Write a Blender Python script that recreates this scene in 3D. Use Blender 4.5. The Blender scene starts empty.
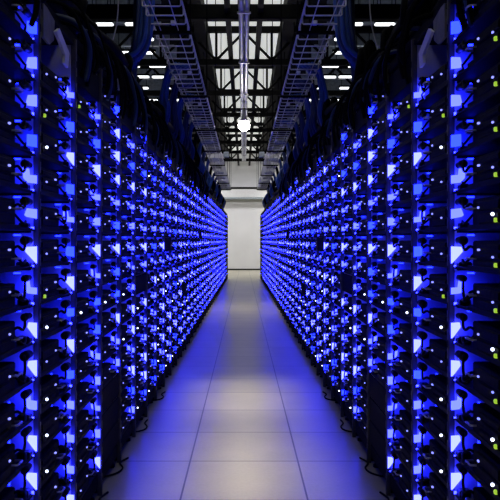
import bpy, math, random
from mathutils import Vector, Matrix
random.seed(7)
S = bpy.context.scene
COL = S.collection
F = 756.0            # focal length in pixels of a 500 px frame
EYE = 1.167

# ------------------------------------------------------------------ camera, world, exposure
cam_d = bpy.data.cameras.new('camera')
cam = bpy.data.objects.new('camera', cam_d)
COL.objects.link(cam)
cam.location = (0, 0, EYE)
cam.rotation_euler = (math.pi / 2, 0, 0)
cam_d.sensor_width = 36.0
cam_d.lens = F / 500 * 36.0
cam_d.shift_x = 6 / 500
cam_d.shift_y = -10 / 500
cam_d.clip_start = 0.05
cam_d.clip_end = 200
S.camera = cam
w = bpy.data.worlds.new('world')
S.world = w
w.use_nodes = True
w.node_tree.nodes['Background'].inputs[0].default_value = (0.02, 0.03, 0.06, 1)
w.node_tree.nodes['Background'].inputs[1].default_value = 0.2
S.view_settings.view_transform = 'Standard'
S.view_settings.look = 'None'
S.view_settings.exposure = 0.0
S.view_settings.gamma = 1.0
S.view_settings.use_curve_mapping = False
S.cycles.max_bounces = 6
S.cycles.diffuse_bounces = 3
S.cycles.glossy_bounces = 3
S.cycles.sample_clamp_indirect = 4.0
S.cycles.use_denoising = True

LED_POWER = 25.0
AISLE_FILL_W = 3.4
SKY_L = 0.60
BATTEN_L = 2.2


# ------------------------------------------------------------------ materials
def node_mat(name):
    m = bpy.data.materials.new(name)
    m.use_nodes = True
    nt = m.node_tree
    return m, nt, nt.nodes['Principled BSDF']


def mat(name, col, rough=0.5, metal=0.0, vary=0.25, scale=25.0, spec=0.5):
    m, nt, b = node_mat(name)
    tc = nt.nodes.new('ShaderNodeTexCoord')
    nz = nt.nodes.new('ShaderNodeTexNoise')
    nz.inputs['Scale'].default_value = scale
    nz.inputs['Detail'].default_value = 4
    nt.links.new(tc.outputs['Object'], nz.inputs['Vector'])
    r = nt.nodes.new('ShaderNodeValToRGB')
    r.color_ramp.elements[0].position = 0.3
    r.color_ramp.elements[1].position = 0.7
    lo = [c * (1 - vary) for c in col]
    hi = [min(1, c * (1 + vary)) for c in col]
    r.color_ramp.elements[0].color = (*lo, 1)
    r.color_ramp.elements[1].color = (*hi, 1)
    nt.links.new(nz.outputs['Fac'], r.inputs['Fac'])
    nt.links.new(r.outputs['Color'], b.inputs['Base Color'])
    b.inputs['Roughness'].default_value = rough
    b.inputs['Metallic'].default_value = metal
    b.inputs['Specular IOR Level'].default_value = spec
    return m


def glow(name, col, strength):
    m, nt, b = node_mat(name)
    b.inputs['Base Color'].default_value = (*[min(0.8, c) for c in col], 1)
    b.inputs['Emission Color'].default_value = (*col, 1)
    b.inputs['Emission Strength'].default_value = strength
    return m


M = dict(
    post=mat('grey_post_metal', (0.055, 0.052, 0.05), 0.5, 0.0, spec=0.25),
    dark=mat('black_steel', (0.006, 0.006, 0.007), 0.7, 0.0, spec=0.03),
    cage=mat('black_drive_cage', (0.008, 0.008, 0.009), 0.6, 0.0, 0.6, 60, 0.03),
    tray=mat('dark_tray_steel', (0.008, 0.008, 0.009), 0.6, 0.0, spec=0.04),
    panel=mat('pale_divider_panel', (0.50, 0.50, 0.52), 0.5, 0.0, 0.1, 12),
    plug=mat('black_plug_plastic', (0.008, 0.008, 0.009), 0.5, spec=0.2),
    wire=mat('black_cable_rubber', (0.005, 0.005, 0.005), 0.7, 0, 0.3, 10, 0.05),
    handle=mat('brushed_handle', (0.30, 0.30, 0.32), 0.3, 0.8),
    board=mat('green_circuit_board', (0.03, 0.10, 0.04), 0.5, 0, 0.4, 80),
    blue=mat('blue_cable_jacket', (0.03, 0.09, 0.36), 0.4, 0, 0.2, 6),
    teal=mat('dark_blue_cable_jacket', (0.015, 0.035, 0.12), 0.45, 0, 0.2, 6),
    zinc=mat('zinc_wire', (0.72, 0.72, 0.73), 0.35, 0.2, 0.1),
    white=mat('white_plastic', (0.78, 0.78, 0.78), 0.45, 0, 0.05),
    olive=mat('olive_grey_plate', (0.16, 0.16, 0.13), 0.6),
    truss=mat('dark_truss_paint', (0.007, 0.007, 0.007), 0.7, spec=0.1),
    deck=mat('dark_roof_deck', (0.010, 0.010, 0.011), 0.9, spec=0.1),
    duct=mat('grey_blue_duct', (0.34, 0.40, 0.44), 0.6),
    pipe=mat('galvanised_pipe', (0.50, 0.50, 0.56), 0.30, 0.35, 0.1, 6),
    sidewall=mat('dark_side_wall', (0.04, 0.04, 0.045), 0.8),
    wall=mat('white_end_wall', (0.76, 0.76, 0.76), 0.7, 0, 0.04, 1.5),
    led=glow('blue_led', (0.0115, 0.0150, 1.0), LED_POWER),
    led2=glow('bright_blue_led', (0.020, 0.0235, 1.0), LED_POWER * 1.25),
    led3=glow('soft_blue_led', (0.004, 0.009, 1.0), LED_POWER * 0.7),
    spark=glow('white_status_light', (0.7, 0.75, 1.0), 3.2),
    spark2=glow('pale_blue_status_light', (0.25, 0.27, 1.0), 1.6),
    green=glow('yellow_green_status_light', (0.45, 0.75, 0.05), 0.7),
    tube=glow('wall_fill_tube', (0.98, 0.97, 1.0), 26),
    standin_batten=glow('standin_lamp_glow', (0.95, 0.98, 1.0), BATTEN_L),
    bulb=glow('lamp_globe', (1.0, 0.93, 0.88), 60),
    sky=glow('skylight_glazing', (0.97, 1.0, 0.94), SKY_L),
)


def floor_material():
    m, nt, b = node_mat('raised_floor_tiles')
    L = nt.links.new
    tc = nt.nodes.new('ShaderNodeTexCoord')
    sp = nt.nodes.new('ShaderNodeSeparateXYZ')
    L(tc.outputs['Object'], sp.inputs[0])

    def mth(op, a, bb=None, c=None):
        n = nt.nodes.new('ShaderNodeMath')
        n.operation = op
        for i, v in enumerate((a, bb, c)):
            if v is None:
                continue
            if isinstance(v, (int, float)):
                n.inputs[i].default_value = v
            else:
                L(v, n.inputs[i])
        return n.outputs[0]
    ax = mth('ABSOLUTE', sp.outputs['X'])
    ax = mth('MULTIPLY_ADD', sp.outputs['Y'], 0.004, ax)
    u = mth('DIVIDE', mth('SUBTRACT', ax, 0.3), 0.6)
    v = mth('DIVIDE', mth('SUBTRACT', sp.outputs['Y'], 0.39), 0.6)

    def line(t, hw):
        f = mth('ABSOLUTE', mth('SUBTRACT', mth('FRACT', mth('ADD', t, 0.5)), 0.5))
        return mth('LESS_THAN', f, hw)
    ln = mth('MAXIMUM', mth('MULTIPLY', line(u, 0.007), 1.0), mth('MULTIPLY', line(v, 0.009), 0.95))
    # each tile a slightly different tone
    cb = nt.nodes.new('ShaderNodeCombineXYZ')
    L(mth('FLOOR', mth('ADD', mth('DIVIDE', mth('SUBTRACT', sp.outputs['X'], 0.3), 0.6), 0)), cb.inputs[0])
    L(mth('FLOOR', v), cb.inputs[1])
    wn = nt.nodes.new('ShaderNodeTexWhiteNoise')
    wn.noise_dimensions = '2D'
    L(cb.outputs[0], wn.inputs['Vector'])
    nz = nt.nodes.new('ShaderNodeTexNoise')
    nz.inputs['Scale'].default_value = 3.0
    nz.inputs['Detail'].default_value = 8
    L(tc.outputs['Object'], nz.inputs['Vector'])
    fine = nt.nodes.new('ShaderNodeTexNoise')
    fine.inputs['Scale'].default_value = 60.0
    L(tc.outputs['Object'], fine.inputs['Vector'])
    t = mth('ADD', mth('MULTIPLY', nz.outputs['Fac'], 0.16), mth('MULTIPLY', wn.outputs['Value'], 0.06))
    t = mth('ADD', t, mth('MULTIPLY', fine.outputs['Fac'], 0.08))
    val = mth('ADD', t, 0.22)
    mix = nt.nodes.new('ShaderNodeMix')
    mix.data_type = 'RGBA'
    cc = nt.nodes.new('ShaderNodeCombineColor')
    L(val, cc.inputs[0])
    L(mth('MULTIPLY', val, 0.92), cc.inputs[1])
    L(mth('MULTIPLY', val, 0.66), cc.inputs[2])
    L(ln, mix.inputs['Factor'])
    L(cc.outputs[0], mix.inputs['A'])
    mix.inputs['B'].default_value = (0.03, 0.03, 0.035, 1)
    L(mix.outputs['Result'], b.inputs['Base Color'])
    b.inputs['Roughness'].default_value = 0.30
    return m


# ------------------------------------------------------------------ mesh helpers
class MB:
    """Collects shapes into one mesh."""
    def __init__(self):
        self.v, self.f, self.mi, self.mats, self.sm = [], [], [], [], []

    def _m(self, m):
        if m not in self.mats:
            self.mats.append(m)
        return self.mats.index(m)

    def add(self, vs, fs, m, smooth=False):
        o = len(self.v)
        self.v += [tuple(p) for p in vs]
        k = self._m(m)
        for f in fs:
            self.f.append([i + o for i in f])
            self.mi.append(k)
            self.sm.append(smooth)

    def box(self, a, b, m):
        x0, y0, z0 = [min(p, q) for p, q in zip(a, b)]
        x1, y1, z1 = [max(p, q) for p, q in zip(a, b)]
        vs = [(x0, y0, z0), (x1, y0, z0), (x1, y1, z0), (x0, y1, z0), (x0, y0, z1), (x1, y0, z1), (x1, y1, z1), (x0, y1, z1)]
        self.add(vs, [(0, 3, 2, 1), (4, 5, 6, 7), (0, 1, 5, 4), (1, 2, 6, 5), (2, 3, 7, 6), (3, 0, 4, 7)], m)
        return self

    def bbox(self, a, b, r, m):
        """box with chamfered edges"""
        lo = [min(p, q) for p, q in zip(a, b)]
        hi = [max(p, q) for p, q in zip(a, b)]
        vs, idx = [], {}
        for sx in (0, 1):
            for sy in (0, 1):
                for sz in (0, 1):
                    c = [hi[i] if s else lo[i] for i, s in enumerate((sx, sy, sz))]
                    sg = [-1 if s else 1 for s in (sx, sy, sz)]
                    for ax in range(3):
                        p = list(c)
                        for j in range(3):
                            if j != ax:
                                p[j] += sg[j] * r
                        idx[(sx, sy, sz, ax)] = len(vs)
                        vs.append(p)
        fs = []
        for ax in range(3):
            j, k = (ax + 1) % 3, (ax + 2) % 3
            for s in (0, 1):
                ring = []
                for (p, q) in ((0, 0), (1, 0), (1, 1), (0, 1)):
                    c = [0, 0, 0]
                    c[ax], c[j], c[k] = s, p, q
                    ring.append(idx[(*c, ax)])
                fs.append(ring if s else ring[::-1])
        for ax in range(3):          # edges parallel to ax
            j, k = (ax + 1) % 3, (ax + 2) % 3
            for p in (0, 1):
                for q in (0, 1):
                    c0, c1 = [0, 0, 0], [0, 0, 0]
                    c0[ax], c1[ax] = 0, 1
                    c0[j] = c1[j] = p
                    c0[k] = c1[k] = q
                    r4 = [idx[(*c0, j)], idx[(*c1, j)], idx[(*c1, k)], idx[(*c0, k)]]
                    fs.append(r4 if (p == q) else r4[::-1])
        for sx in (0, 1):
            for sy in (0, 1):
                for sz in (0, 1):
                    t = [idx[(sx, sy, sz, a_)] for a_ in range(3)]
                    fs.append(t if (sx + sy + sz) % 2 else t[::-1])
        self.add(vs, fs, m)
        return self

    def tube(self, pts, r, m, n=8, cap=True):
        pts = [Vector(p) for p in pts]
        rs = r if isinstance(r, (list, tuple)) else [r] * len(pts)
        vs, fs = [], []
        up = None
        for i, p in enumerate(pts):
            t = (pts[min(i + 1, len(pts) - 1)] - pts[max(i - 1, 0)])
            t = t.normalized() if t.length > 1e-9 else Vector((0, 0, 1))
            if up is None:
                up = Vector((0, 0, 1)) if abs(t.z) < 0.9 else Vector((0, 1, 0))
            a = t.cross(up)
            if a.length < 1e-6:
                a = t.cross(Vector((1, 0.1, 0)))
            a.normalize()
            b_ = a.cross(t)
            up = b_
            for k in range(n):
                an = 2 * math.pi * k / n
                vs.append(p + (a * math.cos(an) + b_ * math.sin(an)) * rs[i])
        for i in range(len(pts) - 1):
            for k in range(n):
                fs.append((i * n + k, i * n + (k + 1) % n, (i + 1) * n + (k + 1) % n, (i + 1) * n + k))
        fs = [f[::-1] for f in fs]
        self.add(vs, fs, m, True)
        if cap:
            self.add(vs[:n], [tuple(range(n))], m)
            self.add(vs[-n:], [tuple(range(n))[::-1]], m)
        return self

    def lathe(self, prof, c, m, n=20, axis='z'):
        vs, fs = [], []
        for (r, h) in prof:
            for k in range(n):
                a = 2 * math.pi * k / n
                p = (r * math.cos(a), r * math.sin(a), h) if axis == 'z' else (r * math.cos(a), h, r * math.sin(a))
                vs.append((c[0] + p[0], c[1] + p[1], c[2] + p[2]))
        for i in range(len(prof) - 1):
            for k in range(n):
                fs.append((i * n + k, i * n + (k + 1) % n, (i + 1) * n + (k + 1) % n, (i + 1) * n + k))
        self.add(vs, fs, m, True)
        return self

    def prism(self, poly, y0, y1, m):
        """counter-clockwise outline in (x, z), extruded along y"""
        n = len(poly)
        vs = [(p, y0, q) for p, q in poly] + [(p, y1, q) for p, q in poly]
        fs = [tuple(range(n)), tuple(range(2 * n - 1, n - 1, -1))]
        fs += [(i, i + n, (i + 1) % n + n, (i + 1) % n) for i in range(n)]
        self.add(vs, fs, m)
        return self

    def bar(self, p, q, wd, m):
        p, q = Vector(p), Vector(q)
        return self.tube([p, q], wd * 0.7071, m, 4)

    def mesh(self, name, side=1):
        """side = -1 mirrors x (the left row)"""
        me = bpy.data.meshes.new(name)
        if side < 0:
            me.from_pydata([(-x, y, z) for x, y, z in self.v], [], [f[::-1] for f in self.f])
        else:
            me.from_pydata(self.v, [], self.f)
        for mm in self.mats:
            me.materials.append(mm)
        me.polygons.foreach_set('material_index', self.mi)
        me.polygons.foreach_set('use_smooth', self.sm)
        me.update()
        return me


def put(name, me, parent=None, loc=None, rz=0):
    o = bpy.data.objects.new(name, me)
    COL.objects.link(o)
    if parent is not None:
        o.parent = parent
    if loc is not None:
        o.location = loc
    if rz:
        o.rotation_euler = (0, 0, rz)
    return o


def tag(o, label, cat, group=None, kind=None):
    o['label'] = label
    o['category'] = cat
    if group:
        o['group'] = group
    if kind:
        o['kind'] = kind
    return o


def thing(name, label, cat, loc=(0, 0, 0), rz=0, group=None):
    o = bpy.data.objects.new(name, None)
    o.empty_display_size = 0.1
    COL.objects.link(o)
    o.location = loc
    o.rotation_euler = (0, 0, rz)
    return tag(o, label, cat, group)


def structure(name, mb, label=None):
    o = put(name, mb.mesh(name))
    o['kind'] = 'structure'
    if label:
        o['label'] = label
    return o


def smooth_path(pts, n=6):
    """Catmull-Rom through the points"""
    P = [Vector(p) for p in pts]
    out = []
    for i in range(len(P) - 1):
        p0, p1, p2, p3 = P[max(i - 1, 0)], P[i], P[i + 1], P[min(i + 2, len(P) - 1)]
        for k in range(n):
            t = k / n
            out.append(0.5 * ((2 * p1) + (p2 - p0) * t + (2 * p0 - 5 * p1 + 4 * p2 - p3) * t * t + (3 * p1 - p0 - 3 * p2 + p3) * t ** 3))
    out.append(P[-1])
    return out


ORD = 'zeroth first second third fourth fifth sixth seventh eighth ninth tenth eleventh twelfth thirteenth fourteenth fifteenth sixteenth seventeenth eighteenth nineteenth twentieth'.split()


def ordinal(n):
    if n <= 20:
        return ORD[n]
    tens = {2: 'twenty', 3: 'thirty', 4: 'forty'}[n // 10]
    return {20: 'twentieth', 30: 'thirtieth', 40: 'fortieth'}.get(n) or tens + '-' + ORD[n % 10]


# ------------------------------------------------------------------ the hall
Y_END = 29.4
HALL = 5.5
ROOF = 4.62
b = MB()
b.box((-HALL, -3, -0.1), (HALL, Y_END, 0), floor_material())
structure('floor', b, 'pale grey raised floor of square tiles')
b = MB(); b.box((-HALL, Y_END, 0), (HALL, Y_END + 0.15, ROOF), M['wall']); structure('wall_far', b, 'white wall closing the end of the aisle')
b = MB(); b.box((-HALL, -3.15, 0), (HALL, -3, ROOF), M['sidewall']); structure('wall_near', b)
b = MB(); b.box((-HALL - 0.15, -3.15, 0), (-HALL, Y_END + 0.15, ROOF), M['sidewall']); structure('wall_left', b)
b = MB(); b.box((HALL, -3.15, 0), (HALL + 0.15, Y_END + 0.15, ROOF), M['sidewall']); structure('wall_right', b)
SKW = 0.62
b = MB()
b.box((-HALL, -3, ROOF), (-SKW, Y_END, ROOF + 0.12), M['deck'])
b.box((SKW, -3, ROOF), (HALL, Y_END, ROOF + 0.12), M['deck'])
structure('ceiling', b, 'dark roof deck above the trusses')
n = 13
y0, y1 = -3.0, Y_END
for i in range(n):
    b = MB()
    ya, yb = y0 + (y1 - y0) * i / n, y0 + (y1 - y0) * (i + 1) / n
    b.box((-SKW, ya, ROOF + 0.02), (SKW, yb, ROOF + 0.08), M['sky'])
    structure('window_%d' % (i + 1), b, 'milky roof light panel over the aisle')
b = MB()
b.box((-HALL, Y_END - 0.02, 0), (HALL, Y_END, 0.05), M['dark'])
structure('baseboard_far', b)

# roof trusses across the hall
def truss(y, ordn):
    t = thing('roof_truss', 'dark steel roof truss across the hall, %s from the camera' % ordn, 'roof truss', (0, y, 3.98), 0, 'roof trusses across the hall')
    zt = 0.54
    b = MB(); b.box((-HALL, -0.05, zt - 0.06), (HALL, 0.05, zt + 0.03), M['truss']); put('top_chord', b.mesh('top_chord'), t)
    b = MB(); b.box((-HALL, -0.05, -0.045), (HALL, 0.05, 0.05), M['truss']); put('bottom_chord', b.mesh('bottom_chord'), t)
    bay = 0.44
    k = 0
    b = MB()
    while k * bay < HALL - bay:
        for s in (-1, 1):
            xa, xb = s * k * bay, s * (k + 1) * bay
            if k % 2 == 0:
                b.bar((xa, 0, zt - 0.05), (xb, 0, 0.04), 0.032, M['truss'])
            else:
                b.bar((xa, 0, 0.04), (xb, 0, zt - 0.05), 0.032, M['truss'])
                b.bar((xa, 0, 0.04), (xa, 0, zt - 0.05), 0.03, M['truss'])
        k += 1
    put('web', b.mesh('web'), t)


ty = [12.0, 14.5, 17.0, 19.4, 21.8, 24.2, 26.6]
for i, y in enumerate([4.6, 7.1] + ty):
    truss(y, ORD[i + 1])
# the deep duct that crosses in front of the trusses
t = thing('air_duct', 'deep black air duct crossing overhead in front of the nearest visible truss', 'duct', (0, 9.62, 3.985))
b = MB(); b.bbox((-HALL, 0, 0.0), (HALL, 0.15, 0.19), 0.015, M['truss']); put('casing', b.mesh('casing'), t)
for x in (-3.6, -2.2, -0.75, 0.75, 2.2, 3.6):
    b = MB(); b.box((x - 0.03, -0.012, -0.012), (x + 0.03, 0.162, 0.202), M['dark']); put('flange', b.mesh('flange'), t)
for x in (-2.8, -1.4, 1.4, 2.8):
    b = MB(); b.tube([(x, 0.08, 0.19), (x, 0.08, ROOF - 3.985)], 0.01, M['dark'], 6); put('hanger_rod', b.mesh('hanger_rod'), t)
# long purlins
for s, nm in ((-1, 'left'), (1, 'right')):
    b = MB(); b.box((s * 0.21 - 0.035, -3, 4.05), (s * 0.21 + 0.035, Y_END, 4.17), M['truss'])
    tag(put('roof_beam', b.mesh('roof_beam')), 'long black roof beam just %s of the middle pipe' % nm, 'beam')
    b = MB(); b.box((s * 0.66 - 0.09, -3, 4.3), (s * 0.66 + 0.09, Y_END, 4.60), M['truss'])
    tag(put('roof_beam', b.mesh('roof_beam')), 'deep black roof beam along the %s edge of the roof lights' % nm, 'beam')
    yy = 9.6
    i = 0
    while yy < 22:
        b = MB(); b.box((s * 1.2, yy, 4.28), (s * 4.2, yy + 0.10, ROOF), M['duct'])
        i += 1
        tag(put('cross_purlin', b.mesh('cross_purlin')), 'grey blue cross member above the %s row, %s from the camera' % (nm, ORD[i]), 'beam', 'cross members beside the roof lights')
        yy += 1.25

# short lamps standing in for side roof light seen between the steel
def standin_batten(x, y, lab):
    t = thing('standin_strip_light', lab, 'ceiling light', (x, y, 4.16), 0, 'lamps standing in for side roof light')
    b = MB(); b.bbox((-0.15, -0.012, 0.02), (0.15, 0.012, 0.06), 0.008, M['dark']); put('housing', b.mesh('housing'), t)
    b = MB(); b.bbox((-0.14, -0.035, -0.015), (0.14, 0.035, 0.02), 0.012, M['standin_batten']); put('lamp_tube', b.mesh('lamp_tube'), t)
    for hx in (-0.1, 0.1):
        b = MB(); b.tube([(hx, 0, 0.06), (hx, 0, ROOF - 4.16)], 0.006, M['dark'], 6); put('hanger_rod', b.mesh('hanger_rod'), t)


for s, nm in ((-1, 'left'), (1, 'right')):
    rng = random.Random(77)
    for j, x in enumerate((1.55, 1.95, 2.32, 2.72)):
        k = 0
        for y in (9.9, 10.5, 11.3, 12.1, 13.05, 13.9, 14.9, 16.2, 18.0, 20.4):
            dx = rng.uniform(-0.08, 0.08)
            if rng.random() < 0.12:
                continue
            k += 1
            standin_batten(s * (x + dx), y + 0.2 * dx, 'lamp standing in for roof light, %s row, %s in the %s line from the aisle' % (nm, ORD[k], ('first', 'second', 'third', 'fourth')[j]))

# strip lights added over the cross aisle to brighten the end wall
for s, nm in ((-1, 'left'), (1, 'right')):
    for k, y in enumerate((25.4, 27.9)):
        t = thing('standin_strip_light', 'long strip light added to brighten the end wall on the %s, %s' % (nm, ('nearer the racks', 'nearer the wall')[k]), 'ceiling light', (s * 2.6, y, 3.86))
        b = MB(); b.bbox((-1.2, -0.08, 0.04), (1.2, 0.08, 0.1), 0.01, M['white']); put('housing', b.mesh('housing'), t)
        b = MB(); b.bbox((-1.18, -0.07, -0.02), (1.18, 0.07, 0.04), 0.02, M['tube']); put('lamp_tube', b.mesh('lamp_tube'), t)
        for hx in (-1, 1):
            b = MB(); b.tube([(hx, 0, 0.1), (hx, 0, ROOF - 3.86)], 0.008, M['dark'], 6); put('hanger_rod', b.mesh('hanger_rod'), t)
        ld = bpy.data.lights.new('wall_fill_lamp', 'AREA'); ld.shape = 'RECTANGLE'; ld.size = 2.3; ld.size_y = 0.14
        ld.energy = 60; ld.color = (1.0, 0.98, 1.0)
        lo = bpy.data.objects.new('wall_fill_lamp', ld); COL.objects.link(lo); lo.parent = t; lo.location = (0, 0, -0.03)

# high bay lamps hung down the middle of the aisle
def high_bay(y, z, lab, power, k):
    t = thing('high_bay_lamp', lab, 'ceiling light', (0.0, y, z))
    b = MB(); b.lathe([(r * k, h * k) for r, h in ((0.02, 0.34), (0.03, 0.30), (0.035, 0.20), (0.05, 0.16), (0.11, 0.08), (0.105, 0.08), (0.06, 0.125), (0.02, 0.13))], (0, 0, 0), M['pipe'], 28)
    put('reflector', b.mesh('reflector'), t)
    b = MB(); b.lathe([(r * k, h * k) for r, h in ((0.001, 0.12), (0.06, 0.105), (0.105, 0.06), (0.125, -0.01), (0.11, -0.08), (0.06, -0.12), (0.001, -0.13))], (0, 0, 0), M['bulb'], 24)
    put('globe', b.mesh('globe'), t)
    b = MB(); b.tube([(0, 0, 0.33 * k), (0, 0, ROOF + 0.02 - z)], 0.008, M['dark'], 8); put('stem', b.mesh('stem'), t)
    for s in (-1, 1):
        b = MB(); b.tube(smooth_path([(s * 0.24 * k, 0, 0.0), (s * 0.36 * k, 0, 0.07 * k), (s * 0.34 * k, 0, 0.22 * k), (s * 0.2 * k, 0, 0.30 * k), (0, 0, 0.36 * k)]), 0.009, M['dark'], 6); put('bracket', b.mesh('bracket'), t)
    ld = bpy.data.lights.new('lamp_light', 'AREA'); ld.shape = 'DISK'; ld.size = 0.2; ld.energy = power; ld.spread = math.radians(95); ld.color = (1.0, 0.92, 0.80)
    lo = bpy.data.objects.new('lamp_light', ld); COL.objects.link(lo); lo.parent = t; lo.location = (0, 0, -0.16)


high_bay(12.9, 3.13, 'blazing round lamp hanging over the middle of the aisle', 11.0, 0.78)
for k, y in enumerate((-1.2, 0.5, 2.2, 3.9, 5.55)):  # unseen lamps added to brighten the floor along the aisle
    t = thing('added_aisle_light', 'long unseen light added over the aisle to brighten its floor, %s of its line' % ORD[k + 1], 'ceiling light', (0, y, 3.40))
    b = MB(); b.bbox((-0.07, -0.75, 0.0), (0.07, 0.75, 0.07), 0.01, M['white']); put('housing', b.mesh('housing'), t)
    b = MB(); b.bbox((-0.05, -0.72, -0.02), (0.05, 0.72, 0.0), 0.005, M['standin_batten']); put('diffuser', b.mesh('diffuser'), t)
    for hy in (-0.6, 0.6):
        b = MB(); b.tube([(0, hy, 0.07), (0, hy, 3.53 - 3.40)], 0.008, M['dark'], 6); put('hanger_rod', b.mesh('hanger_rod'), t)
    ld = bpy.data.lights.new('aisle_fill_lamp', 'AREA'); ld.shape = 'RECTANGLE'; ld.size = 0.1; ld.size_y = 1.44
    ld.energy = AISLE_FILL_W; ld.spread = math.radians(20); ld.color = (1.0, 0.92, 0.80)
    lo = bpy.data.objects.new('aisle_fill_lamp', ld); COL.objects.link(lo); lo.parent = t; lo.location = (0, 0, -0.03)

# the twin pipe down the middle
t = thing('overhead_pipe', 'blue lit pale pipe pair running down the middle above the aisle', 'pipe', (0, 0, 3.55))
for x, r in ((-0.029, 0.030), (0.031, 0.027)):
    b = MB(); b.tube([(x, -2.9, 0), (x, 22.6, 0)], r, M['pipe'], 14); put('pipe', b.mesh('pipe'), t)
for k in range(11):
    y = -1 + k * 2.2
    b = MB()
    b.box((-0.07, y - 0.015, -0.045), (0.07, y + 0.015, -0.03), M['zinc'])
    b.tube([(0.062, y, -0.04), (0.062, y, ROOF - 3.55)], 0.005, M['dark'], 6)
    b.tube([(-0.062, y, -0.04), (-0.062, y, ROOF - 3.55)], 0.005, M['dark'], 6)
    put('hanger', b.mesh('hanger'), t)

# header box on the end wall
t = thing('shutter_box', 'long white shutter box across the end wall above the racks', 'shutter box', (0, Y_END, 2.78))
b = MB(); b.bbox((-2.2, -0.34, 0.02), (2.2, 0, 0.36), 0.02, M['white']); put('casing', b.mesh('casing'), t)
b = MB(); b.box((-2.24, -0.37, 0.36), (2.24, 0, 0.42), M['dark']); put('cap', b.mesh('cap'), t)
b = MB(); b.box((-2.2, -0.36, -0.03), (2.2, 0, 0.02), M['duct']); put('lower_rail', b.mesh('lower_rail'), t)

# ------------------------------------------------------------------ the two rows
PITCH = 0.12
LEVELS = 15
BAY = 0.509
HALF = 0.683
D_FIRST = 2.43 - BAY     # where the nearest rack starts
NR = 41
TOE = 6 / F
SIDES = ((-1, 'left'), (1, 'right'))
POST_H = 1.95


def row_point(side, d):
    return (side * (HALF - TOE * d), d)


def rack_meshes(side):
    out = []
    b = MB()                                             # front post: a channel
    b.bbox((-0.004, 0.0, 0.0), (0.014, 0.006, POST_H), 0.0015, M['post'])
    b.bbox((-0.006, 0.004, 0.0), (-0.001, 0.022, POST_H), 0.0015, M['post'])
    for k in range(30):
        b.box((-0.0068, 0.010, 0.10 + k * 0.06), (-0.005, 0.016, 0.124 + k * 0.06), M['dark'])
    out.append(('front_post', b.mesh('front_post', side)))
    b = MB(); b.box((0.014, 0.0, 0.11), (0.62, 0.006, 1.925), M['panel']); out.append(('divider_panel', b.mesh('divider_panel', side)))
    b = MB(); b.box((0.60, 0.0, 0.0), (0.63, 0.03, POST_H - 0.05), M['dark']); out.append(('rear_post', b.mesh('rear_post', side)))
    b = MB(); b.box((0.612, 0.03, 0.06), (0.62, BAY - 0.003, 1.925), M['dark']); out.append(('back_panel', b.mesh('back_panel', side)))
    b = MB()
    b.bbox((0.06, 0.022, 1.928), (0.62, BAY, 1.945), 0.004, M['dark'])
    b.bbox((0.0, 0.022, 1.925), (0.02, BAY, 1.945), 0.003, M['dark'])
    b.bbox((0.01, 0.24, 1.927), (0.07, 0.28, 1.944), 0.003, M['dark'])
    out.append(('top_rail', b.mesh('top_rail', side)))
    b = MB()
    b.bbox((0.01, 0.0, 0.035), (0.62, BAY - 0.002, 0.10), 0.004, M['dark'])
    for (x, y) in ((0.04, 0.06), (0.04, 0.44), (0.56, 0.06), (0.56, 0.44)):
        b.lathe([(0.001, 0.0), (0.028, 0.0), (0.028, 0.012), (0.012, 0.016), (0.012, 0.04)], (x, y, 0), M['dark'], 12)
    out.append(('plinth', b.mesh('plinth', side)))
    for (ya, yb) in ((0.006, 0.045), (BAY - 0.02, BAY - 0.001)):
        b = MB()
        for k in range(LEVELS):
            z = 0.116 + k * PITCH
            b.box((0.02, ya, z - 0.006), (0.6, yb, z), M['dark'])
        out.append(('shelf_runner', b.mesh('shelf_runner', side)))
    return out


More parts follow.
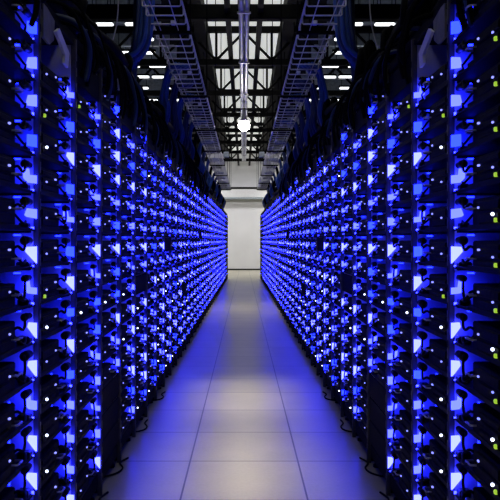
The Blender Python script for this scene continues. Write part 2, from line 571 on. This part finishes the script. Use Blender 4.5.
def server_parts(side, variant, rng, green):
    """u (y) runs along the row, x runs into the rack, z up from the shelf."""
    P = []
    z1 = 0.10
    b = MB()                                              # tray with a rolled lip
    b.bbox((0.004, 0.04, 0.0), (0.56, BAY - 0.004, 0.004), 0.001, M['tray'])
    b.bbox((0.0, 0.04, 0.0), (0.005, 0.33, 0.016), 0.0015, M['tray'])
    b.bbox((0.004, 0.33, 0.0), (0.009, BAY - 0.03, 0.009), 0.001, M['tray'])
    P.append(('tray', b))
    b = MB()                                              # drive cage in front, with drive faces
    dz = rng.uniform(-0.006, 0.006)
    top = 0.088 + dz
    b.bbox((0.008, 0.055, 0.005), (0.26, 0.305, top), 0.004, M['cage'])
    nd = 2 + variant % 2
    for k in range(nd):
        za = 0.018 + k * (top - 0.02) / nd
        zb = za + (top - 0.02) / nd - 0.008
        b.bbox((0.001, 0.065, za), (0.012, 0.235 + 0.02 * (k % 2), zb), 0.003, M['cage'])
    P.append(('drive_cage', b))
    b = MB()                                              # fan with ring and blades at the cage's near end
    b.lathe([(0.030, -0.004), (0.034, -0.004), (0.034, 0.012), (0.030, 0.012), (0.030, -0.004)], (0.05, 0.046, 0.05), M['dark'], 18, 'y')
    for k in range(7):
        a = k * 2 * math.pi / 7
        c, s_ = math.cos(a), math.sin(a)
        c2, s2 = math.cos(a + 0.6), math.sin(a + 0.6)
        b.add([(0.05 + 0.008 * c, 0.044, 0.05 + 0.008 * s_), (0.05 + 0.029 * c, 0.044, 0.05 + 0.029 * s_), (0.05 + 0.029 * c2, 0.052, 0.05 + 0.029 * s2), (0.05 + 0.008 * c2, 0.052, 0.05 + 0.008 * s2)], [(0, 1, 2, 3)], M['plug'])
    b.lathe([(0.001, -0.004), (0.009, -0.003), (0.009, 0.008)], (0.05, 0.046, 0.05), M['dark'], 10, 'y')
    P.append(('fan', b))
    b = MB()                                              # pull handle
    hz = 0.045 + rng.uniform(-0.015, 0.02)
    b.tube(smooth_path([(0.002, 0.25, hz), (-0.014, 0.253, hz), (-0.016, 0.275, hz + 0.002), (-0.014, 0.297, hz), (0.008, 0.30, hz)], 4), 0.003, M['handle'], 6)
    P.append(('handle', b))
    b = MB()                                              # circuit board behind the gap
    b.box((0.10, 0.33, 0.006), (0.54, BAY - 0.03, 0.009), M['board'])
    for k in range(4):
        b.bbox((0.14 + 0.09 * k, 0.35, 0.009), (0.19 + 0.09 * k, 0.44, 0.03 + 0.012 * (k % 3)), 0.003, M['plug'])
    P.append(('circuit_board', b))
    # the light itself: a small cast block of blue diodes, stood off the divider
    lv = ('led', 'led2', 'led', 'led3', 'led2', 'led')[variant % 6]
    b = MB()
    hgt = rng.uniform(0.026, 0.038)
    wid = rng.uniform(0.026, 0.036)
    zc = 0.050 + rng.uniform(-0.006, 0.008)
    y = BAY - 0.030
    sh = variant % 3
    x0 = -0.004
    jit = lambda: rng.uniform(-0.004, 0.004)
    za, zb, xb = zc - hgt / 2, zc + hgt / 2, x0 + wid
    if sh == 0:
        poly = [(x0, za + jit()), (xb - 0.004, za + jit()), (xb + jit(), za + 0.008), (xb - 0.003 + jit(), zb + jit()), (x0, zb)]
    elif sh == 1:                                         # wedge
        poly = [(x0, zc - hgt * 0.9), (x0 + 0.006, zc - hgt * 0.75), (xb, zc + hgt * 0.1), (xb - 0.003, zb), (x0, zb + jit())]
    else:                                                 # step: low outer block, tall inner arm
        xm = x0 + wid * 0.62
        poly = [(x0, za), (xb - 0.006, za + 0.003), (xb + 0.006, zc), (xb + 0.008, zb + 0.014), (xm + 0.003, zb + 0.016), (xm, zc + hgt * 0.28), (x0, zc + hgt * 0.22)]
    b.prism(poly, y, y + 0.010, M[lv])
    P.append(('led_light', b))
    # lesser diode low in the bay; emitters added above and behind light the divider
    b = MB(); b.bbox((0.001, y - 0.01, 0.006), (0.001 + rng.uniform(0.006, 0.018), y - 0.004, 0.006 + rng.uniform(0.004, 0.010)), 0.001, M['led']); P.append(('diode_or_fill', b))
    b = MB(); b.bbox((0.040, BAY - 0.05, 0.104), (0.062, BAY - 0.042, 0.109), 0.001, M['led3']); P.append(('diode_or_fill', b))
    b = MB(); b.bbox((0.075, BAY - 0.045, 0.034), (0.081, BAY - 0.039, 0.060), 0.001, M['led3']); P.append(('diode_or_fill', b))
    b = MB()                                              # power plug with its collar, above the light
    pz = 0.091 + rng.uniform(-0.004, 0.003)
    pr = rng.uniform(0.011, 0.016)
    b.lathe([(0.001, 0.0), (pr * 0.7, 0.0), (pr, 0.006), (pr, 0.03), (pr * 0.8, 0.034), (pr * 0.8, 0.06), (0.001, 0.06)], (0.019, BAY - 0.085, pz), M['plug'], 14, 'y')
    P.append(('power_plug', b))
    b = MB()                                              # latch block below the light
    b.bbox((0.004 + rng.uniform(0, 0.008), BAY - 0.075, 0.004), (0.036 + rng.uniform(0, 0.012), BAY - 0.04, 0.022 + rng.uniform(0, 0.008)), 0.004, M['plug'])
    P.append(('latch', b))
    b = MB()                                              # cord from the plug, drooping across the gap to the cage
    sag = rng.uniform(0.02, 0.06)
    b.tube(smooth_path([(0.019, BAY - 0.08, pz), (0.006, BAY - 0.12, pz + 0.006), (-0.004, 0.36, pz - sag * 0.6), (-0.008, 0.325, pz - sag), (0.0, 0.30, pz - sag * 0.6), (0.02, 0.295, 0.06)], 5), 0.0042, M['wire'], 6)
    b.tube(smooth_path([(0.03, BAY - 0.05, 0.02), (0.008, BAY - 0.1, 0.03), (-0.006, 0.34, 0.012 + sag * 0.3), (0.012, 0.30, 0.05)], 5), 0.0035, M['wire'], 6)
    P.append(('cord', b))
    b = MB()                                              # status lamp
    if variant >= 6:
        b.lathe([(0.001, -0.005), (0.004, -0.004), (0.0052, 0.0), (0.004, 0.004), (0.001, 0.005)], (-0.006, 0.09, 0.04), M['spark'], 10, 'y')
    else:
        b.lathe([(0.001, -0.004), (0.003, -0.003), (0.0036, 0.0), (0.003, 0.003), (0.001, 0.004)], (-0.004, 0.095, 0.045), M['spark2'], 8, 'y')
    P.append(('status_light', b))
    b = MB()
    b.bbox((-0.003, 0.222, 0.060), (0.004, 0.232, 0.066), 0.0015, M['spark2'])
    P.append(('activity_light', b))
    if green:
        b = MB(); b.bbox((-0.006, 0.074, 0.018), (0.004, 0.084, 0.030), 0.002, M['green']); P.append(('port_light', b))
    return [(nm, mb.mesh(nm, side)) for nm, mb in P]


NV = 12
DARK_SHEET = {}  # black sheets closing unlit slots, added for the darkness there
for s, _ in SIDES:
    b = MB()
    b.bbox((0.004, 0.024, 0.0), (0.012, BAY - 0.002, PITCH - 0.008), 0.002, M['dark'])
    b.box((0.004, 0.03, 0.0), (0.12, BAY - 0.01, 0.004), M['dark'])
    DARK_SHEET[s] = b.mesh('dark_slot_sheet', s)
RACK = {s: rack_meshes(s) for s, _ in SIDES}
SERV = {}
for v in range(NV):
    for s, _ in SIDES:
        for g in (0, 1):
            SERV[(s, v, g)] = server_parts(s, v, random.Random(100 + v), g)

LOOK = ['square blue light', 'bright wedge blue light', 'stepped blue light', 'soft square blue light', 'bright tilted blue light', 'small stepped light',
        'square blue light and white dot', 'bright wedge blue light and white dot', 'stepped blue light and white dot', 'soft blue light and white dot', 'wedge blue light and white dot', 'stepped blue glow and white dot']


def variant_for(i, k):
    """Row by row the trays look alike, as in the photo."""
    r = random.Random(i * 131 + k * 17)
    if k == 14:
        return 3
    base = (k * 5 + 3) % 6
    if r.random() < 0.45:
        base = r.randrange(6)
    white = (k in (0, 1, 2, 3, 4, 6) and i < 2) or r.random() < (0.3 if k < 7 else 0.08)
    return base + (6 if white else 0)


EMPTY = {(3, 0), (3, 1), (3, 2), (5, 6), (8, 8), (11, 4), (16, 9)}
cand = []
for s, nm in SIDES:
    for i in range(NR):
        d0 = D_FIRST + i * BAY
        x, _ = row_point(s, d0)
        o = thing('server_rack', 'black open server rack, %s from the near end of the %s row' % (ordinal(i + 1), nm), 'server rack', (x, d0, 0), s * math.atan(TOE), 'server racks of the %s row' % nm)
        for pn, me in RACK[s]:
            put(pn, me, o)
        for k in range(LEVELS):
            z = 0.116 + k * PITCH
            if (i, k) in EMPTY or (k == 14 and i < 20 and i % 5 in (1, 2, 4)):
                if (i, k) != (1, 14):
                    bl = put('dark_slot_sheet', DARK_SHEET[s], None, (x, d0, z), s * math.atan(TOE))
                    tag(bl, 'black sheet added to darken an unlit slot, %s shelf up, %s rack, %s row' % (ordinal(k + 1), ordinal(i + 1), nm), 'panel', 'added dark slot sheets')
                continue
            dm = d0 + 0.40
            sy = 240 - (z + 0.05 - EYE) * F / dm
            xx, _ = row_point(s, dm)
            sx = 244 + xx * F / dm
            seen = -12 < sy < 512 and -14 < sx < 514
            cand.append((0 if seen else 1, dm, s, nm, i, k, x, d0, z))
# end panel that closes each row
for s, nm in SIDES:
    d0 = D_FIRST + NR * BAY
    x, _ = row_point(s, d0)
    b = MB()
    b.bbox((-0.014, 0.002, 0.0), (0.63, 0.03, 1.9), 0.004, M['dark'])
    o = put('end_panel', b.mesh('end_panel', s), None, (x, d0, 0), s * math.atan(TOE))
    tag(o, 'black panel closing the far end of the %s rack row' % nm, 'panel')

cand.sort()
fine_, rest = cand[:300], cand[300:]
for _, dm, s, nm, i, k, x, d0, z in fine_:
    v = variant_for(i, k)
    g = 1 if i == 0 or (i == 1 and k in (12, 7)) or (i == 2 and k == 13) else 0
    t = thing('server_tray', '%s tray, %s, %s shelf up, %s rack, %s row' % ('green-dotted server' if g else 'server', LOOK[v].replace('bright ', '') if g else LOOK[v], ordinal(k + 1), ordinal(i + 1), nm), 'server', (x, d0, z), s * math.atan(TOE), 'server trays in the %s row' % nm)
    for pn, me in SERV[(s, v, g)]:
        put(pn, me, t)

b = MB()
for _, dm, s, nm, i, k, x, d0, z in rest:
    v = variant_for(i, k)
    rng = random.Random(i * 97 + k)
    ca, sa = math.cos(math.atan(TOE)), math.sin(math.atan(TOE))

    def bx(a, c, m):
        vs0 = []
        for zz in (a[2], c[2]):
            for (p, q) in ((a[0], a[1]), (c[0], a[1]), (c[0], c[1]), (a[0], c[1])):
                lx, ly = s * p, q
                an = s
                vs0.append((x + lx * ca - ly * an * sa, d0 + lx * an * sa + ly * ca, z + zz))
        fs = [(0, 3, 2, 1), (4, 5, 6, 7), (0, 1, 5, 4), (1, 2, 6, 5), (2, 3, 7, 6), (3, 0, 4, 7)]
        b.add(vs0, fs if s > 0 else [f[::-1] for f in fs], m)
    bx((0.0, 0.04, 0.0), (0.5, BAY - 0.004, 0.005), M['tray'])
    bx((0.004, 0.055, 0.005), (0.26, 0.305, 0.088), M['cage'])
    zc = 0.05 + rng.uniform(-0.008, 0.008)
    wid, hgt = rng.uniform(0.026, 0.036), rng.uniform(0.026, 0.038)
    xo = rng.uniform(-0.004, 0.006)
    if rng.random() > (0.06 if i < 18 else 0.2 if i < 37 else 0.75):
        zc += rng.uniform(-0.012, 0.012)
        bx((xo, BAY - 0.03, zc - hgt * 0.32), (xo + wid, BAY - 0.02, zc + hgt * 0.22), M[('led', 'led2', 'led', 'led3', 'led2', 'led')[v % 6]])
    if i < 37:
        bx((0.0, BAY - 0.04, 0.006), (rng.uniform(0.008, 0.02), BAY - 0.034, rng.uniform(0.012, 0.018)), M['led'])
        bx((0.040, BAY - 0.05, 0.104), (0.062, BAY - 0.042, 0.109), M['led3'])  # emitter added under the shelf to light the divider
        for q in range(3):
            u_, z_ = rng.uniform(0.27, 0.40), rng.uniform(0.012, 0.095)
            bx((-0.001, u_, z_), (0.004, u_ + 0.008, z_ + rng.uniform(0.004, 0.010)), M[rng.choice(('led3', 'spark2', 'led'))])
    bx((0.006, BAY - 0.08, 0.078), (0.034, BAY - 0.025, 0.104), M['plug'])
    bx((0.004, BAY - 0.075, 0.005), (0.04, BAY - 0.04, 0.026), M['plug'])
    bx((-0.008, 0.085, 0.035), (0.004, 0.095, 0.045), M['spark' if v >= 6 else 'spark2'])
    bx((-0.004, 0.22, 0.058), (0.004, 0.23, 0.066), M['spark2'])
tag(put('distant_server_trays', b.mesh('distant_server_trays')), 'hundreds of small blue lit server trays in the farther racks of both rows', 'servers', None, 'stuff')

# ------------------------------------------------------------------ things on top of the racks
L_ROW = NR * BAY


def along(s, u, v, z):
    """a point by distance u down the row, depth v behind the rack face, height z"""
    x, _ = row_point(s, D_FIRST + u)
    return (x + s * v, D_FIRST + u, z)


for s, nm in SIDES:
    # trough with its feet
    t = thing('cable_trough', 'black steel cable trough along the tops of the %s racks' % nm, 'cable tray', (0, 0, 1.945))
    b = MB()
    for (va, vb, za, zb) in ((0.10, 0.56, 0.10, 0.115), (0.10, 0.108, 0.10, 0.135), (0.552, 0.56, 0.10, 0.135)):
        p = [along(s, 0.02, va, za), along(s, 0.02, vb, za), along(s, L_ROW, vb, za), along(s, L_ROW, va, za)]
        vs = p + [(q[0], q[1], zb) for q in p]
        fs = [(0, 3, 2, 1), (4, 5, 6, 7), (0, 1, 5, 4), (1, 2, 6, 5), (2, 3, 7, 6), (3, 0, 4, 7)]
        b.add(vs, fs if s > 0 else [f[::-1] for f in fs], M['dark'])
    put('channel', b.mesh('channel'), t)
    for k in range(0, NR, 2):
        b = MB()
        for v in (0.14, 0.5):
            c = along(s, 0.25 + k * BAY, v, 0)
            b.box((c[0] - 0.015, c[1] - 0.015, 0.0), (c[0] + 0.015, c[1] + 0.015, 0.10), M['dark'])
        put('bracket', b.mesh('bracket'), t)
    # black looms heaped in the trough
    t = thing('cable_loom', 'heap of thick black cables lying in the %s overhead trough' % nm, 'cables', (0, 0, 2.062))
    rng = random.Random(5 if s < 0 else 6)
    for c in range(14):
        v0 = 0.15 + 0.36 * (c % 5) / 4
        z0 = 0.03 + 0.075 * (c // 5)
        r = rng.uniform(0.022, 0.036)
        pts = []
        u = 0.0
        while u < L_ROW:
            q = along(s, u, v0 + rng.uniform(-0.04, 0.04), z0 + r * 0.5 + rng.uniform(0.0, 0.05))
            pts.append(q)
            u += rng.uniform(0.5, 0.9)
        b = MB(); b.tube(smooth_path(pts, 3), r, M['wire'], 7); put('cable', b.mesh('cable'), t)
    # slack coils slung over the looms
    for k, (u, v, z, rad) in enumerate(((0.9, 0.20, 2.22, 0.15), (1.75, 0.18, 2.24, 0.16), (2.5, 0.22, 2.26, 0.15), (3.05, 0.16, 2.28, 0.15), (3.9, 0.2, 2.24, 0.13), (5.0, 0.16, 2.28, 0.14), (6.3, 0.18, 2.27, 0.15), (7.6, 0.16, 2.25, 0.13), (9.2, 0.18, 2.29, 0.15), (11.2, 0.16, 2.28, 0.15), (13.6, 0.16, 2.28, 0.15), (16.4, 0.14, 2.3, 0.16))):
        t = thing('cable_coil', 'slack coil of black cable over the %s racks, %s from the camera' % (nm, ORD[k + 1]), 'cable coil', along(s, u, v, z), 0, 'slack coils above the %s row' % nm)
        for j in range(6):
            R_ = rad * rng.uniform(0.65, 1.1)
            cx, cz = rng.uniform(-0.05, 0.05), rng.uniform(-0.04, 0.04)
            tl, ph = rng.uniform(-0.5, 0.5), rng.uniform(0, 6)
            pts = [(s * (cx + R_ * math.cos(a + tl) * 0.45 + 0.02 * j), R_ * math.cos(a) * 1.1 + 0.02 * math.sin(2 * a + ph), cz + R_ * math.sin(a) + 0.02 * math.cos(3 * a + ph)) for a in [2 * math.pi * q / 22 for q in range(23)]]
            b = MB(); b.tube(pts, rng.uniform(0.016, 0.026), M['wire'], 7, False); put('cable_loop', b.mesh('cable_loop'), t)
    # cables spilling from the loom over the fronts of the rack tops
    for i in range(20):
        if i == 1:
            continue
        t = thing('cable_spill', 'black cables spilling over the top edge of the %s rack, %s row' % (ordinal(i + 1), nm), 'cables', along(s, i * BAY, 0, 1.95), s * math.atan(TOE), 'cables spilling over the rack tops')
        for j in range(5):
            u = rng.uniform(0.03, 0.46)
            w_ = rng.uniform(0.03, 0.12)
            top = rng.uniform(0.12, 0.26)
            end = rng.uniform(-0.16, 0.0)
            pts = [(s * 0.2, u, 0.12), (s * 0.12, u + w_ * 0.3, top), (s * 0.03, u + w_ * 0.6, top * 0.8), (s * -0.012, u + w_, 0.03), (s * -0.010, u + w_ * 1.1, end * 0.5), (s * 0.0, u + w_ * 0.9, end)]
            b = MB(); b.tube(smooth_path(pts, 4), rng.uniform(0.006, 0.013), M['wire' if j else 'teal'], 6); put('cable', b.mesh('cable'), t)
    # plate and pale tag standing on the top of the second rack, and a smaller tag farther on
    c = along(s, BAY + 0.055, -0.004, 1.80)
    t = thing('cable_guide', 'olive grey guide plate with pale bent tab atop the second %s rack' % nm, 'bracket', c)
    b = MB()
    pr = [(0.0, 0.035), (0.08, 0.03), (0.14, 0.06), (0.15, 0.13), (0.05, 0.146), (0.0, 0.146)]
    vs = [(s * 0.0, p, q) for p, q in pr] + [(s * 0.008, p, q) for p, q in pr]
    m_ = len(pr)
    fs = [tuple(range(m_)), tuple(range(2 * m_ - 1, m_ - 1, -1))] + [(i, i + m_, (i + 1) % m_ + m_, (i + 1) % m_) for i in range(m_)]
    b.add(vs, [f[::-1] for f in fs] if s > 0 else fs, M['olive'])
    put('plate', b.mesh('plate'), t)
    b = MB()
    pr = [(0.12, 0.085), (0.17, 0.11), (0.32, 0.06), (0.30, 0.0), (0.245, 0.006), (0.255, 0.04)]
    vs = [(s * -0.012, p, q) for p, q in pr] + [(s * -0.002, p, q) for p, q in pr]
    fs = [tuple(range(m_)), tuple(range(2 * m_ - 1, m_ - 1, -1))] + [(i, i + m_, (i + 1) % m_ + m_, (i + 1) % m_) for i in range(m_)]
    b.add(vs, [f[::-1] for f in fs] if s > 0 else fs, M['white'])
    put('tab', b.mesh('tab'), t)
    c = along(s, 2.1, 0.012, 1.945)
    b = MB()
    b.lathe([(0.001, 0.0), (0.012, 0.0), (0.013, 0.012), (0.007, 0.028), (0.013, 0.045), (0.015, 0.07), (0.009, 0.082), (0.001, 0.083)], (0, 0, 0), M['white'], 12)
    tag(put('cable_connector', b.mesh('cable_connector'), None, c), 'small pale upright connector on top of the fifth %s rack' % nm, 'connector')

# ------------------------------------------------------------------ wire cable trays over the aisle edges
TZ = EYE + 1.50
TI, TO = 0.405, 0.655
T0, T1 = -2.6, 22.9
for s, nm in SIDES:
    t = thing('cable_tray', 'zinc wire basket cable tray hung above the %s edge of the aisle' % nm, 'cable tray', (0, 0, TZ))
    b = MB(); b.tube([(s * TI, T0, 0.055), (s * TI, T1, 0.055)], 0.007, M['zinc'], 8); put('inner_rail', b.mesh('inner_rail'), t)
    b = MB(); b.tube([(s * TO, T0, 0.055), (s * TO, T1, 0.055)], 0.007, M['zinc'], 8); put('outer_rail', b.mesh('outer_rail'), t)
    b = MB()
    for q in (0.25, 0.75):
        b.tube([(s * (TI + (TO - TI) * q), T0, -0.006), (s * (TI + (TO - TI) * q), T1, -0.006)], 0.0035, M['zinc'], 6)
    y = T0 + 0.05
    while y < T1:
        b.tube([(s * TI, y, 0.055), (s * TI, y, 0.008), (s * (TI + 0.008), y, 0), (s * (TO - 0.008), y, 0), (s * TO, y, 0.008), (s * TO, y, 0.055)], 0.0055, M['zinc'], 6)
        y += 0.2
    put('wire_mesh', b.mesh('wire_mesh'), t)
    for k in range(10):
        y = 0.6 + k * 2.4
        b = MB()
        b.box((s * (TI - 0.03), y - 0.015, -0.03), (s * (TO + 0.03), y + 0.015, -0.008), M['dark'])
        for x in (TI - 0.022, TO + 0.022):
            b.tube([(s * x, y, -0.03), (s * x, y, ROOF - TZ)], 0.006, M['dark'], 6)
        put('hanger', b.mesh('hanger'), t)
    for k in range(7):
        y = 5.2 + k * 1.55
        b = MB(); b.bbox((s * (TI + 0.07), y, -0.012), (s * (TI + 0.10), y + 0.05, 0.012), 0.003, M['white']); put('clip', b.mesh('clip'), t)
    # junction boxes by the tray
    b = MB(); b.bbox((-0.05, 0, 0), (0.05, 0.10, 0.10), 0.008, M['duct'])
    tag(put('junction_box', b.mesh('junction_box'), None, (s * (TI - 0.07), 14.2, TZ + 0.06)), 'small grey junction box on the inner rail of the %s cable tray' % nm, 'junction box')
    # blue cables lying in the tray and dropping out of it
    drops = ((6.9, 'blue'), (7.6, 'teal'), (8.3, 'blue'), (9.2, 'teal'), (10.0, 'blue'), (11.0, 'wire'), (12.0, 'blue'), (13.2, 'teal'), (14.6, 'blue'), (16.0, 'wire'), (17.4, 'blue'), (18.8, 'teal'), (20.2, 'blue'), (21.2, 'wire'), (22.0, 'blue'), (22.6, 'teal'))
    for k, (d, cm) in enumerate(drops):
        t = thing('cable_bundle', '%s cables dropping from the %s tray to the racks, %s drop from the camera' % ({'blue': 'blue', 'teal': 'dark blue', 'wire': 'black'}[cm], nm, ORD[k + 1]), 'cables', (0, 0, 0), 0, 'cable drops of the %s tray' % nm)
        rng = random.Random(k * 3 + 50)
        for j in range(5):
            xo = 0.56 + 0.085 * j / 5 + rng.uniform(-0.01, 0.01)
            face = HALF - TOE * d
            yj = d + rng.uniform(-0.14, 0.14)
            start = d - 0.35
            pts = [(s * (0.47 + 0.03 * j), start, TZ + 0.012 + 0.004 * j), (s * (0.50 + 0.03 * j), d - 0.28, TZ + 0.014 + 0.004 * j), (s * xo, yj - 0.15, TZ + 0.03), (s * (TO + 0.03), yj, TZ + 0.03), (s * (TO + 0.05 + 0.01 * j), yj + 0.05, TZ - 0.18), (s * (face + 0.06 + 0.02 * j), yj + 0.08, 2.32), (s * (face + 0.16 + 0.05 * j), yj + 0.12, 2.06)]
            b = MB(); b.tube(smooth_path(pts, 5), 0.012 + 0.0007 * d, M[cm], 7); put('cable', b.mesh('cable'), t)
    # the thick trunk of dark blue cables coming down from the roof by the nearest racks
    t = thing('cable_bundle', 'thick trunk of dark blue cables falling from the roof behind the %s tray' % nm, 'cables', (0, 0, 0))
    rng = random.Random(9)
    for j in range(11):
        a = j * 2.4
        rr = 0.068 * math.sqrt(j / 11)
        ox, oy = rr * math.cos(a), rr * math.sin(a)
        g = j % 4
        end = ((0.92, 5.2), (0.85, 5.25), (0.78, 5.3), (0.97, 5.15))[g]
        pts = [(s * (0.69 + ox), 5.25 + oy, ROOF - 0.01), (s * (0.69 + ox), 5.25 + oy, 3.4), (s * (0.70 + ox), 5.25 + oy, 2.75), (s * (0.73 + ox * 0.8), 5.25 + oy, 2.5), (s * (0.80 * 0.4 + end[0] * 0.6 - 0.02 + ox * 0.3), end[1] * 0.6 + 5.25 * 0.4, 2.36), (s * (end[0] + ox * 0.2), end[1], 2.14)]
        b = MB(); b.tube(smooth_path(pts, 6), 0.019, M['blue' if j in (2, 7, 9) else 'teal'], 7); put('cable', b.mesh('cable'), t)
    # thin pale cord hanging by the trunk
    b = MB(); b.tube(smooth_path([(s * 0.93, 5.6, ROOF - 0.01), (s * 0.93, 5.6, 3.2), (s * 0.94, 5.6, 2.8), (s * 1.0, 5.6, 2.55), (s * 1.05, 5.6, 2.3), (s * 1.04, 5.62, 2.08)], 6), 0.005, M['zinc'], 6)
    tag(put('hanging_cord', b.mesh('hanging_cord')), 'thin pale cord hanging beside the %s cable trunk' % nm, 'cord')

# loose ends of cable on the floor by the racks
for s, nm in SIDES:
    for k, u in enumerate((1.2, 1.75, 2.6, 3.5)):
        rng = random.Random(k + 31)
        pts = [along(s, u, 0.05, 0.012)]
        for j in range(1, 5):
            pts.append(along(s, u + 0.09 * j, -0.015 * (j % 3) - rng.uniform(0, 0.02), 0.006))
        b = MB(); b.tube(smooth_path(pts, 4), 0.005, M['wire'], 6)
        tag(put('floor_cable', b.mesh('floor_cable')), 'short loose black cable on the floor by the %s racks, %s from camera' % (nm, ORD[k + 1]), 'cable', 'loose cable ends on the floor')
